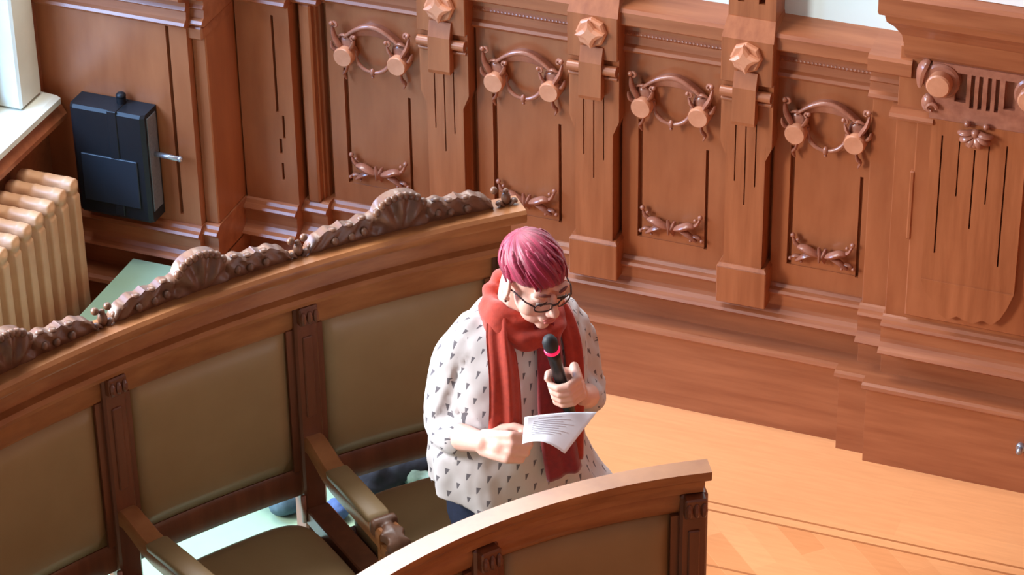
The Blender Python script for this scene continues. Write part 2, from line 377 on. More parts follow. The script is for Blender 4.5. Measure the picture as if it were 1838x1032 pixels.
for i, x in enumerate(PX):
    if base is None:
        t = thing('wall_panel', PLAB[0], 'wall panel', (0, .06, .53), 0, 'carved oak wall panels')
        bm = B(); relief(bm, -.205, .205, .526, 1.27, .06, .118, [(-.119, -.105, .600, 1.03, .024), (.105, .116, .596, .96, .022), (-.105, .105, .60, 1.06, .003), (-.192, -.172, .530, 1.255, .030)])  # left-edge groove added to deepen the shade beside the pilaster
        part('board', bm, WOOD_P, t)
        o = part('upper_carving', upper_ornament(), CARVE, t, angle=50)
        for bb in bosses(): part('boss', bb, BOSS, o, angle=40)
        part('lower_carving', lower_ornament(), CARVE, t, angle=50)
        base = t; t.location.x = x
    else:
        t = copy_tree(base); t.location.x = x; t['label'] = PLAB[i]
# ---------------------------------------------------------------- pilasters
QX = (-.551, -.043, .457)
QLAB = ['oak pilaster with bolt boss and hanging tongue, nearest the window pier', 'oak pilaster with bolt boss rising directly above the red-haired person',
        'oak pilaster with bolt boss rising past the rail between two bare aqua strips']
def pilaster():
    t = thing('wooden_pilaster', QLAB[0], 'pilaster', (0, .0, .46), 0, 'oak pilasters on the panelled wall')
    bm = B(); relief(bm, -.063, .063, .596, 1.0345, .004, .118, [(-.036, -.032, .90, 1.0345, .016), (-.003, .001, .82, 1.0345, .016), (.030, .034, .89, 1.0345, .016)])
    for sx in (-1, 1): prismY(bm, [(sx*.0625, .985), (sx*.083, 1.035), (sx*.0625, 1.035)], .004, .118)
    relief(bm, -.083, .083, 1.0345, 1.262, .004, .118, [(-.036, -.032, 1.0345, 1.13, .016), (-.003, .001, 1.0345, 1.13, .016), (.030, .034, 1.0345, 1.13, .016)])
    bx(bm, -.083, .083, -.012, .118, 1.255, 1.408, .003)
    loft(bm, [[(-.083, -.012, 1.405), (.083, -.012, 1.405), (.083, .118, 1.405), (-.083, .118, 1.405)], [(-.076, .026, 1.462), (.076, .026, 1.462), (.076, .118, 1.462), (-.076, .118, 1.462)]])
    part('shaft', bm, WOOD_V, t)
    bm = B(); relief(bm, -.075, .075, 1.46, 1.95, .028, .118, [(-.046, -.026, 1.512, 1.536, .03), (.020, .040, 1.512, 1.536, .03)]); part('post', bm, WOOD_V, t)
    bm = B(); bx(bm, -.082, .082, -.008, .118, .455, .588, .003); loft(bm, [[(-w, y, z), (w, y, z), (w, .118, z), (-w, .118, z)] for w, y, z in ((.082, -.008, .588), (.074, .0, .598))]); part('base_block', bm, WOOD_V, t)
    bm = B(); loft(bm, [[(-.037, y, z), (.037, y, z), (.037, -.002, z), (-.037, -.002, z)] for y, z in ((-.034, 1.122), (-.038, 1.135), (-.034, 1.25), (-.018, 1.30))]); part('tongue', bm, WOOD_V, t)
    bm = B()
    tube(bm, [(-.081, -.012, 1.222), (.081, -.012, 1.222)], .017, 12); tube(bm, [(-.081, -.004, 1.192), (.081, -.004, 1.192)], .007, 8)
    part('dowel', bm, WOOD_H, t, angle=50)
    bm = B(); cylY(bm, 0, 1.350, -.01, -.030, .050, 8, .25)
    st = [(( .047 if k % 2 == 0 else .025)*math.cos(PI/4*k+.12), 1.352+(.047 if k % 2 == 0 else .025)*math.sin(PI/4*k+.12)) for k in range(8)]
    loft(bm, [[(x, -.026, z) for x, z in st], [(x, -.044, z) for x, z in st], [(x*.6, -.049, 1.352+(z-1.352)*.6) for x, z in st]])
    part('bolt_boss', bm, BOSS, t)
    return t
p0 = pilaster(); p0.location.x = QX[0]
for i in (1, 2):
    c = copy_tree(p0); c.location.x = QX[i]; c['label'] = QLAB[i]
# ---------------------------------------------------------------- broad pier at the right
t = thing('fluted_pier', 'broad carved oak pier with fluted plate and heavy cornice at the right edge', 'pier', (1.2, -.012, .53))
bm = B(); bx(bm, .845, .935, .030, .118, .52, 1.37, .002); bx(bm, .93, 1.75, -.008, .118, .52, 1.47, .002); bx(bm, .995, 1.40, -.022, .0, .545, 1.25, .004)
bx(bm, .985, 1.0, -.026, .0, .82, 1.06, .004)
part('body', bm, WOOD_P, t)
bm = B(); relief(bm, 1.045, 1.335, .70, 1.262, -.042, -.01, [(1.078, 1.083, .80, 1.21, .018), (1.132, 1.136, 1.01, 1.20, .018), (1.179, 1.184, .905, 1.18, .018), (1.222, 1.226, 1.0, 1.20, .018), (1.275, 1.280, .79, 1.21, .018)])
P = [(1.045, .702), (1.06, .66), (1.09, .625), (1.105, .59), (1.135, .572), (1.165, .590), (1.19, .580), (1.215, .574), (1.245, .592), (1.275, .582), (1.30, .61), (1.318, .65), (1.335, .702)]
prismY(bm, P, -.046, -.01)
part('fluted_plate', bm, WOOD_V, t, angle=40)
bm = B(); relief(bm, 1.035, 1.375, 1.262, 1.45, -.040, -.008, [(1.108, 1.142, 1.33, 1.425, .022), (1.154, 1.166, 1.315, 1.425, .022), (1.178, 1.190, 1.315, 1.425, .022), (1.204, 1.216, 1.315, 1.425, .022), (1.228, 1.240, 1.315, 1.425, .022), (1.256, 1.290, 1.33, 1.425, .022)])
for x in (1.066, 1.340): cylY(bm, x, 1.392, -.02, -.050, .056, 28, .2)
for x, s in ((1.03, 1), (1.38, -1)):
    ell(bm, (x, -.035, 1.31), (.022, .02, .03)); curl(bm, x+s*.012, -.05, 1.300, .018, .007, s); leaf(bm, [(x-s*.008, -.03, 1.45), (x-s*.024, -.045, 1.42), (x-s*.03, -.04, 1.36)], .018)
part('carved_head', bm, CARVE, t, angle=40)
for x in (1.066, 1.340):
    bm = B(); cylY(bm, x, 1.392, -.045, -.086, .037, 28, .12); part('boss', bm, BOSS, t, angle=40)
bm = B()
for k in range(7):
    a = PI*(.0+k/6); leaf(bm, [(1.183, -.045, 1.245), (1.183+.03*math.cos(a), -.066, 1.243-.03*math.sin(a)), (1.183+.052*math.cos(a), -.052, 1.240-.044*math.sin(a))], .013)
ell(bm, (1.183, -.06, 1.245), .014); ell(bm, (1.155, -.052, 1.268), .010); ell(bm, (1.212, -.052, 1.268), .010)
part('flower_carving', bm, CARVE, t, angle=50)
for x0, x1 in ((.915, 1.05), (1.365, 1.75)):
    bm = B(); sweep_x(bm, [(.118, 1.232), (-.014, 1.232), (-.045, 1.240), (-.05, 1.25), (-.045, 1.26), (-.02, 1.268), (.118, 1.275)], x0, x1); part('capital_moulding', bm, WOOD_H, t)
bm = B()
prof = [(.118, 1.445), (-.03, 1.445), (-.04, 1.46), (-.045, 1.495), (-.055, 1.53), (-.085, 1.568), (-.115, 1.595), (-.125, 1.625), (-.145, 1.63), (-.150, 1.640), (-.150, 1.69), (-.138, 1.70), (-.105, 1.708), (.118, 1.708)]
n = len(prof); rings = []
for e in (0, 1):
    rings.append([((.955-max(0, (-.03-y))*.55 if e == 0 else 1.75), y, z) for y, z in prof])
loft(bm, rings); part('cornice', bm, WOOD_H, t)
bm = B(); bx(bm, 1.0, 1.75, -.112, .12, 1.708, 3.4, 0); struct('cornice_glare_block', bm, GLARE)  # added block, its white imitates window glare on the cornice top
bm = B(); bx(bm, 1.75, 3.4, .02, .118, .52, 1.40, .002); bx(bm, 1.75, 3.4, -.01, .118, 1.38, 1.445, .004); struct('trim_6', bm, WOOD_P)
# ---------------------------------------------------------------- window pier at the left, and the dark recess
t = thing('window_pier', 'projecting plain oak pier between the window and the dark recess', 'pier', (-1.6, -.265, .53))
bm = B(); relief(bm, -1.87, -1.325, .526, 1.264, -.258, .118, [(-1.400, -1.388, .56, 1.255, .02)]); bx(bm, -1.326, -1.276, -.225, .118, .526, 1.264, .004)
part('board', bm, WOOD_P, t)
bm = B(); bx(bm, -1.332, -1.274, -.248, .1, 1.215, 1.262, .006); part('capital', bm, WOOD_H, t)
t = thing('recess_panel', 'narrow dark oak panel with a stepped groove in the shadowed recess', 'wall panel', (-1.17, -.03, .53))
bm = B(); relief(bm, -1.270, -1.078, .526, 1.264, -.024, .118, [(-1.142, -1.133, .87, 1.225, .02), (-1.122, -1.114, .775, .86, .02), (-1.137, -1.128, .715, .772, .02), (-1.134, -1.126, .615, .68, .02)])
part('board', bm, WOOD_P, t)
t = thing('narrow_pilaster', 'narrow plain oak strip between the dark recess and the first carved panel', 'pilaster', (-1.03, .025, .53))
bm = B(); bx(bm, -1.062, -1.018, .012, .118, .526, 1.264, .006); bx(bm, -1.075, -1.012, .04, .118, .526, 1.264, .003); part('board', bm, WOOD_V, t)
# ---------------------------------------------------------------- black wall box
t = thing('wall_cabinet', 'black metal wall box with side lever hung on the window pier', 'cabinet', (-1.565, -.262, .55))
bm = B(); loft(bm, [[(-1.725, -.262, z), (-1.455, -.262, z), (-1.455, y, z), (-1.468, y-.010, z), (-1.712, y-.010, z), (-1.725, y, z)] for y, z in ((-.335, .560), (-.342, .57), (-.346, .952), (-.338, .962))]); part('case', bm, BLACK, t)
bm = B(); bx(bm, -1.695, -1.49, -.3600, -.35, .615, .79, .002); part('front_panel', bm, SCREEN, t, label='dull grey inset panel')
bm = B(); bx(bm, -1.585, -1.552, -.3590, -.262, .575, .964, .002); part('strap', bm, BLACK, t)
bm = B(); bx(bm, -1.4555, -1.451, -.335, -.275, .60, .945, .001); part('side_grille', bm, GREYM, t, label='grey ventilated side')
bm = B(); tube(bm, [(-1.455, -.30, .80), (-1.362, -.305, .80)], .009, 10); ell(bm, (-1.360, -.305, .80), .010); part('lever', bm, STEEL, t, smooth=True, label='bright steel lever')
bm = B(); tube(bm, [(-1.565, -.29, .96), (-1.565, -.29, .985)], .016, 12); ell(bm, (-1.565, -.29, .99), (.017, .017, .012)); part('knob', bm, BLACK, t, angle=40)
# ---------------------------------------------------------------- radiator
t = thing('radiator', 'cream cast iron radiator of upright columns below the window', 'radiator', (-1.72, -1.0, 0))
for k in range(13):
    y = -.535-k*.0762; bm = B()
    for j, x in enumerate((-1.795, -1.725, -1.655)):
        tube(bm, [(x, y, .10), (x, y, .76)], [.030, .030], 12, 1.0)
    top = B()
    for j, x in enumerate((-1.795, -1.725, -1.655)):
        ell(bm, (x, y, .765), (.040, .033, .030)); ell(bm, (x, y, .11), (.040, .033, .03))
        ell(bm, (x, y, .785), (.014, .022, .016))
    loft(bm, [[(-1.825, y-w, z), (-1.625, y-w, z), (-1.625, y+w, z), (-1.825, y+w, z)] for w, z in ((.016, .74), (.030, .765), (.022, .79), (.006, .796))])
    loft(bm, [[(-1.82, y-w, z), (-1.63, y-w, z), (-1.63, y+w, z), (-1.82, y+w, z)] for w, z in ((.02, .07), (.03, .10), (.02, .15))])
    loft(bm, [[(x-.01, y-.02, z), (x+.012, y-.02, z), (x+.012, y+.02, z), (x-.01, y+.02, z)] for x, z in ((-1.63, .15), (-1.63, .74))])
    if k in (0, 6, 12):
        for x in (-1.80, -1.65): tube(bm, [(x, y, 0), (x, y, .1)], [.022, .016], 10)
    b2 = remesh(bm, .006, 4); part('column_section', b2, IRON, t, smooth=True)

# ================================================================ BENCHES
ZD = .4
def arcpt(c, r, a, z): return Vector((c[0]+r*math.cos(a), c[1]+r*math.sin(a), z))
def upright(bm, c, a, r0, r1, w, z0, z1, bev=.004):
    """box standing at angle a between radii r0..r1, width w along the arc"""
    M = Matrix.Translation((c[0], c[1], 0)) @ Matrix.Rotation(a, 4, 'Z')
    bx(bm, r0, r1, -w/2, w/2, z0, z1, bev, M)
def pad(bm, c, r0, r1, a0, a1, z0, z1, puff, n=14, m=10):
    """upholstered panel facing the centre: rounded pillow on the front"""
    rings = []
    for i in range(n+1):
        u = i/n
        row = []
        for j in range(m+1):
            v = j/m; e = (min(1, 14*u*(1-u)) * min(1, 14*v*(1-v)))**.5
            row.append(arcpt(c, r0-puff*(e*.75+.25*math.sin(PI*u)*math.sin(PI*v)) if 0 < u < 1 and 0 < v < 1 else r0, lerp(a0, a1, u), lerp(z0, z1, v)))
        rings.append(row)
    V = loft(bm, rings, False, False)
    Bk = loft(bm, [[arcpt(c, r1, lerp(a0, a1, i/n), z) for z in (z0, z1)] for i in range(n+1)], False, False)
    for i in range(n):
        bm.faces.new((V[i][0], V[i+1][0], Bk[i+1][0], Bk[i][0])); bm.faces.new((V[i][m], V[i+1][m], Bk[i+1][1], Bk[i][1]))
    bm.faces.new([v for v in V[0]]+[Bk[0][1], Bk[0][0]]); bm.faces.new([v for v in V[n]]+[Bk[n][1], Bk[n][0]])
def cushion(c, a0, a1, r0, r1, zt, zb):
    """seat: back edge r1, front edge r0 (smaller), rounded back corners, domed top"""
    bm = B(); n = 26; rings = []
    ac = (a0+a1)/2; ha = abs(a1-a0)/2; rc = (r0+r1)/2; hr = (r1-r0)/2
    def outline(k, s):
        th = 2*PI*k/48; e = 5.0
        x = math.copysign(abs(math.cos(th))**(2/e), math.cos(th)); y = math.copysign(abs(math.sin(th))**(2/e), math.sin(th))
        return ac+ha*x*s, rc+hr*y*s
    for z, s in ((zb, .97), (zb+.01, 1.0), (zt-.045, 1.0), (zt-.02, .985), (zt-.006, .94), (zt+.004, .86), (zt+.012, .7), (zt+.018, .4), (zt+.02, .1)):
        rings.append([arcpt(c, outline(k, s)[1], outline(k, s)[0], z) for k in range(48)])
    loft(bm, rings); return bm
def crest(c, a0, a1, r, zb):
    """carved cresting of one bay: shell in the middle, scrolled shoulders, curled ends"""
    n = 90; bm = B(); L = abs(a1-a0)*r; rows = []
    def H(s):
        d = abs(s-.5)*2                                             # 0 centre .. 1 ends
        h = 0
        if d < .26: h = .056+.052*math.sqrt(max(0, 1-(d/.27)**2))
        elif d < .62: h = lerp(.064, .050, (d-.26)/.36)
        elif d < .9: h = lerp(.056, .046, (d-.62)/.28)
        else: h = lerp(.046, .012, (d-.9)/.1)
        return h+.004*math.sin(d*34)*(1 if d > .28 else 0)
    def relf(s, v):
        d = (s-.5)*2
        if abs(d) < .30:
            x = d/.27; yv = v*1.05; a = math.atan2(x, yv+.15); rr = math.hypot(x, yv)
            return .014+.010*math.cos(a*9)*min(1, rr*1.5)-.012*max(0, rr-.8)*2
        q = noise.noise(Vector((s*L*34, v*3.0, zb)))*.005+.003*math.sin(v*6+abs(d)*30)
        return .006+q
    for i in range(n+1):
        s = i/n; a = lerp(a0, a1, s); h = H(s)
        row = [arcpt(c, r-relf(s, v/8)*(math.sin(PI*min(.5, .1+v/8*.9)) if v < 8 else .3), a, zb+h*v/8) for v in range(9)]
        row += [arcpt(c, r+.030, a, zb+h*v/8) for v in (8, 4, 0)]
        rows.append(row)
    loft(bm, rows)
    for s in (0.012, .988):
        a = lerp(a0, a1, s); o = 1 if s < .5 else -1
        for dh, rad in ((.050, .0105), (.018, .0105)): ell(bm, arcpt(c, r+.008, a+o*(.004 if dh > .03 else -.001), zb+dh), (rad, rad, rad), u=10, v=8)
    for s in (.14, .86, .3, .7, .23, .77):
        a = lerp(a0, a1, s); ell(bm, arcpt(c, r+.006, a, zb+H(s)), (.012, .012, .006), u=8, v=6)
        ell(bm, arcpt(c, r-.008, a, zb+H(s)*.45), (.011, .011, .012), u=8, v=6)
    for k in range(9):                                              # scalloped shell rim
        d = lerp(-.25, .25, k/8); s = .5+d/2; a = lerp(a0, a1, s); ell(bm, arcpt(c, r-.004, a, zb+H(s)-.006), (.012, .012, .012), u=8, v=6)
    return bm
def finial(c, a, r, zb):
    bm = B(); p = arcpt(c, r+.006, a, zb)
    ell(bm, p+Vector((0, 0, .022)), (.013, .013, .020)); ell(bm, p+Vector((0, 0, .042)), .008)
    for s in (-1, 1): leaf(bm, [arcpt(c, r, a+s*.002, zb), arcpt(c, r, a+s*.0055, zb+.014), arcpt(c, r-.003, a+s*.0085, zb+.010)], .009, .6)
    return bm
def bench(label, group, c, R, A, P, crested, loc):
    t = thing('curved_bench', label, 'bench', loc, 0, group)
    a0, a1 = A[0], A[-1]; e = .035/R; z = lambda h: ZD+h
    s = -1 if a1 < a0 else 1
    aa, ab = a0-s*e, a1+s*e*P['over']
    cap = B(); sweep_arc(cap, [(R+q[0], z(q[1])) for q in P['cap']], c, aa, ab, 40); part('cap_rail', cap, BENCH, t, angle=35)
    fr = B(); sweep_arc(fr, [(R+q[0], z(q[1])) for q in P['frieze']], c, a0-s*e, a1+s*e*.6, 40); part('frieze', fr, BENCH, t, angle=35)
    tr = B(); sweep_arc(tr, [(R+q[0], z(q[1])) for q in P['rail']], c, a0, a1, 40); part('top_rail', tr, BENCH, t, angle=35)
    br = B(); sweep_arc(br, [(R+.012, z(P['pb']-.085)), (R+.008, z(P['pb']-.07)), (R+.008, z(P['pb']-.012)), (R+.016, z(P['pb'])), (R+.055, z(P['pb'])), (R+.055, z(P['pb']-.085))], c, a0, a1, 40); part('bottom_rail', br, BENCHV, t, angle=35)
    for i, a in enumerate(A):
        bm = B(); w = .066
        upright(bm, c, a, R-.012, R+.058, w, ZD, z(P['pt']), .006)
        upright(bm, c, a, R-.018, R, w*.42, z(.72), z(P['pt']-.10), .003)
        po = part('post', bm, BENCHV, t)
        bm = B(); upright(bm, c, a, R-.034, R, w*.8, z(P['pt']-.055), z(P['pt']), .004)
        for q in (-1, 0, 1): ell(bm, arcpt(c, R-.034, a+q*.018/R, z(P['pt']-.03)), (.009, .009, .02), u=8, v=6)
        part('carved_bracket', bm, BENCHV, po)
        # armrest
        if i == 0 or True:
            d = Vector((-math.cos(a), -math.sin(a), 0)); sd = Vector((-d.y, d.x, 0)); o = arcpt(c, R-.01, a, 0)
            def ring(dist, zc, hw, hh): 
                pc = o+d*dist
                return [pc+sd*x+Vector((0, 0, z(zc)+y)) for x, y in ((-hw, -hh), (-hw, hh*.6), (-hw*.8, hh), (hw*.8, hh), (hw, hh*.6), (hw, -hh))]
            bm = B(); loft(bm, [ring(*q) for q in ((-.01, .635, .026, .022), (.02, .640, .028, .022), (.06, .628, .029, .022), (.11, .610, .030, .024), (.16, .603, .031, .024), (.38, .600, .032, .024), (.44, .602, .034, .026))])
            # front post and sweep
            loft(bm, [[o+d*dd+sd*x+Vector((0, 0, z(zz))) for x, dd in ((-.03, d0), (.03, d0), (.03, d1), (-.03, d1))] for zz, d0, d1 in ((.0, .40, .45), (.30, .40, .455), (.42, .41, .47), (.52, .42, .485), (.59, .42, .50))])
            ar = part('armrest', bm, BENCH, t, angle=35)
            bm = B(); loft(bm, [ring(*q) for q in ((.125, .620, .027, .007), (.14, .625, .0315, .010), (.25, .626, .0315, .011), (.365, .625, .0315, .010), (.38, .620, .027, .007))]); part('arm_pad', bm, LEATHER, ar, smooth=True, label='olive leather arm pad')
            bm = B()
            loft(bm, [ring(*q) for q in ((.385, .616, .034, .02), (.40, .622, .038, .022), (.415, .616, .035, .022))])
            rr = []
            for k in range(15):
                th = k/14*PI*1.15; rr.append((o+d*(.435+.062*math.sin(th*.86)), .585+.038*math.cos(th*.86), .030+.008*math.sin(k*1.9)))
            loft(bm, [[pc+sd*x+Vector((0, 0, z(zz)+yy)) for x, yy in ((-hw, -.018), (-hw*.9, .006), (0, .014), (hw*.9, .006), (hw, -.018))] for pc, zz, hw in rr])
            for k in range(4): ell(bm, o+d*(.43+k*.017)+Vector((0, 0, z(.625-k*k*.004))), (.02, .02, .012), u=10, v=6)
            ell(bm, o+d*.475+Vector((0, 0, z(.575))), (.034, .034, .036), u=12, v=8)
            part('carved_scroll', remesh(bm, .005, 2), BCARVE, ar, smooth=True)
            # seat divider rail with its strut
            bm = B(); loft(bm, [[o+d*dd+sd*x+Vector((0, 0, z(zz))) for x, zz in ((-.034, .38), (.034, .38), (.034, .428), (-.034, .428))] for dd in (.0, .46)])
            bm2 = B(); bmesh.ops.bevel(bm, geom=bm.edges[:], offset=.004, segments=1, affect='EDGES')
            part('seat_divider', bm, BENCHV, t)
            bm2.free()
            bm = B(); tube(bm, [o+sd*-.040*s*-1+d*.004+Vector((0, 0, z(.39))), o+sd*-.040*s*-1+d*.004+Vector((0, 0, z(.475)))], .0075, 8); part('strut', bm, STEEL if False else CARVE, t, smooth=True)
    for i in range(len(A)-1):
        u0, u1 = A[i], A[i+1]; g = s*.052/R
        bm = B(); pad(bm, c, R+.014, R+.045, u0+g, u1-g, z(P['pb']+.004), z(P['pz']), .020); part('back_panel', bm, LEATHER, t, smooth=True)
        for ua, ub in ((u0+.03/R*s, u0+g), (u1-g, u1-.03/R*s)):
            bm = B(); sweep_arc(bm, [(R+.004, z(P['pb'])), (R+.004, z(P['pz'])), (R+.05, z(P['pz'])), (R+.05, z(P['pb']))], c, ua, ub, 2); part('panel_stile', bm, BENCHV, t)
        bm = cushion(c, u0+s*.055/R, u1-s*.055/R, R-.48, R-.048, z(.452), z(.385)); part('seat', bm, LEATHER, t, smooth=True)
        bm = B(); sweep_arc(bm, [(R-.45, z(.345)), (R-.45, z(.385)), (R-.09, z(.385)), (R-.09, z(.345))], c, u0+s*.03/R, u1-s*.03/R, 6); part('seat_frame', bm, BENCHV, t)
        if crested:
            q = s*.026/R
            part('carved_crest', crest(c, u0+q, u1-q, R+.005, z(1.200)), BCARVE, t, angle=50)
    if crested:
        for i, a in enumerate(A):
            if i < len(A)-1: part('leaf_finial', finial(c, a, R+.005, z(1.200)), BCARVE, t, angle=50)
        part('leaf_finial', finial(c, A[-1]+s*.004, R+.005, z(1.200)), BCARVE, t, angle=50)
    return t
rad = math.radians
PF = dict(cap=[(-.040, 1.166), (-.046, 1.176), (-.046, 1.194), (-.038, 1.203), (.045, 1.203), (.05, 1.19), (.05, 1.166)],
          frieze=[(-.012, 1.166), (-.004, 1.155), (-.004, 1.100), (-.024, 1.095), (-.032, 1.085), (-.028, 1.072), (-.008, 1.064), (.045, 1.064), (.045, 1.166)],
          rail=[(.0, 1.064), (.002, 1.00), (.012, .985), (.05, .985), (.05, 1.064)], pb=.545, pz=.99, pt=1.07, over=1.5)
bench('long curved oak bench with carved cresting and olive leather backs, behind the standing person', 'curved chamber benches', (2.509, -4.047), 3.405, [rad(x) for x in (169.6, 160.1, 150.65, 141.2, 131.6)], PF, True, (-.15, -1.9, ZD))
PN = dict(cap=[(-.028, 1.172), (-.033, 1.180), (-.033, 1.193), (-.034, 1.200), (.020, 1.200), (.025, 1.19), (.025, 1.172)],
          frieze=[(-.026, 1.172), (-.022, 1.155), (-.010, 1.150), (-.010, 1.130), (.025, 1.125), (.025, 1.172)],
          rail=[(.002, 1.125), (-.004, 1.11), (.004, 1.075), (.016, 1.06), (.05, 1.06), (.05, 1.125)], pb=.60, pz=1.06, pt=1.125, over=1.0)
bench('plain-topped curved oak bench in front of the standing person, cut by the bottom edge', 'curved chamber benches', (1.80, -3.58), 1.350, [rad(x) for x in (166.0, 144.0, 121.9)], PN, False, (.75, -2.75, ZD))

# ---------------------------------------------------------------- things under the long bench
def lump(name, label, cat, blobs, m, vox=.012, amp=.02, fr=14, loc=None):
    bm = B()
    for c, r in blobs: ell(bm, c, r, u=16, v=10)
    b = remesh(bm, vox, 3)
    b.normal_update()
    for v in b.verts:
        n = noise.noise(v.co*fr)*amp+noise.noise(v.co*fr*2.3)*amp*.5
        v.co += v.normal*n
        if v.co.z < ZD+.002: v.co.z = ZD+.002
    t = thing(name, label, cat, loc or (blobs[0][0][0], blobs[0][0][1], ZD))
    part('fabric', b, m, t, smooth=True); return t
lump('coat', 'dark navy coat bundled on the platform under the long bench', 'coat', [((-.285, -1.295, .46), (.085, .07, .06)), ((-.21, -1.205, .465), (.085, .08, .065)), ((-.11, -1.09, .46), (.09, .07, .065)), ((-.04, -1.13, .455), (.07, .06, .055))], NAVYC, .012, .022, 13)
lump('bag', 'slate grey soft bag on the platform, half hidden by a bench post', 'bag', [((-.51, -1.43, .45), (.055, .05, .05)), ((-.47, -1.46, .44), (.05, .05, .04))], TEALC, .010, .012, 12)
lump('blue_scarf', 'crumpled bright blue cloth on the platform under the armrest', 'scarf', [((-.345, -1.455, .425), (.05, .04, .03)), ((-.315, -1.43, .43), (.04, .035, .032))], BLUEC, .008, .012, 22)
lump('pale_scarf', 'pale green cloth lying against the navy coat beside the blouse', 'scarf', [((-.152, -1.232, .462), (.036, .028, .030)), ((-.118, -1.228, .452), (.034, .028, .030)), ((-.09, -1.232, .44), (.03, .025, .03))], MINTC, .008, .012, 22)
# ================================================================ THE PERSON
PA = math.atan2(-.714, -.70); PL0 = Vector((.53, -2.11, ZD))
who = thing('person', 'person with short magenta hair and glasses reading a sheet into a microphone', 'person', PL0, PA)
HC = Vector((-.010, .068, 1.440)); HR = Matrix.Rotation(rad(9), 4, 'Z') @ Matrix.Rotation(rad(-18), 4, 'X'); HS = .945; HM = Matrix.Translation(HC) @ HR @ Matrix.Scale(HS, 4)
def hp(x, y, z): return HM @ Vector((x, y, z))
def pk(name, bm, m, parent=who, **k): return part(name, bm, m, parent, world=False, **k)
# --- microphone axis (local)
MB = Vector((-.045, .205, 1.105)); MT = Vector((.042, .266, 1.398)); MD = (MT-MB).normalized(); MCn = MB.lerp(MT, .385)
ma = (Vector((-1, 0, 0))-MD*MD.dot(Vector((-1, 0, 0)))).normalized(); mb = MD.cross(ma)
if mb.y < 0: mb = -mb
def mp(ang, r, t): a = rad(ang); return MCn+ma*(r*math.cos(a))+mb*(r*math.sin(a))+MD*t
def left_hand(bm):
    Wr = Vector((-.100, .150, 1.118))
    for t, rr, k in ((.034, .0098, 1.0), (.0115, .0102, 1.0), (-.0105, .0096, 1.0), (-.031, .0086, .92)):
        kn = mp(-18, .046, t); 
        chain(bm, [Wr.lerp(kn, .15), Wr.lerp(kn, .6), kn], [.017, .014, .0122])
        chain(bm, [kn, mp(35, .043, t+.001), mp(80, .034, t+.002), mp(125, .030, t+.001), mp(165, .0285, t), mp(205, .027, t-.001)], [.0122, .0112, rr*1.06, rr, rr*.95, rr*.82])
    chain(bm, [Wr.lerp(MCn, .25), mp(-50, .045, -.002), mp(-85, .036, .020), mp(-125, .031, .036), mp(-165, .029, .046)], [.017, .0155, .0125, .011, .009])
    ell(bm, Wr.lerp(MCn, .55), (.026, .024, .034))
    return Wr
def right_hand(bm):
    Wr = Vector((.168, .165, 1.072)); d = Vector((-.50, .84, .20)).normalized(); s = Vector((-.30, -.30, .90)); s = (s-d*s.dot(d)).normalized(); p = s.cross(d).normalized()
    def q(a, b, c): return Wr+d*a+s*b+p*c
    for b0, b1, L, rr in ((.018, .029, .082, .0100), (.006, .010, .086, .0102), (-.006, -.010, .082, .0097), (-.018, -.028, .074, .0086)):
        kn = q(L, b1, -.002); chain(bm, [q(.0, b0, 0), q(L*.5, lerp(b0, b1, .5), -.004), kn], [.016, .0145, .0125])
        x = Vector(kn); ang = 0; P = [x.copy()]
        for seg, da in ((.040*rr/.01, 52), (.026*rr/.01, 70), (.020*rr/.01, 42)):
            ang += da; x = x+(d*math.cos(rad(ang))+p*math.sin(rad(ang))-s*.06)*seg; P.append(x.copy())
        chain(bm, P, [.0122, rr*1.05, rr*.98, rr*.82])
    chain(bm, [q(.012, .016, .008), q(.040, .038, .020), q(.068, .046, .026), q(.094, .044, .032)], [.018, .0145, .0115, .0092])
    ell(bm, q(.045, 0, .004), (.026, .030, .026))
    return Wr, q
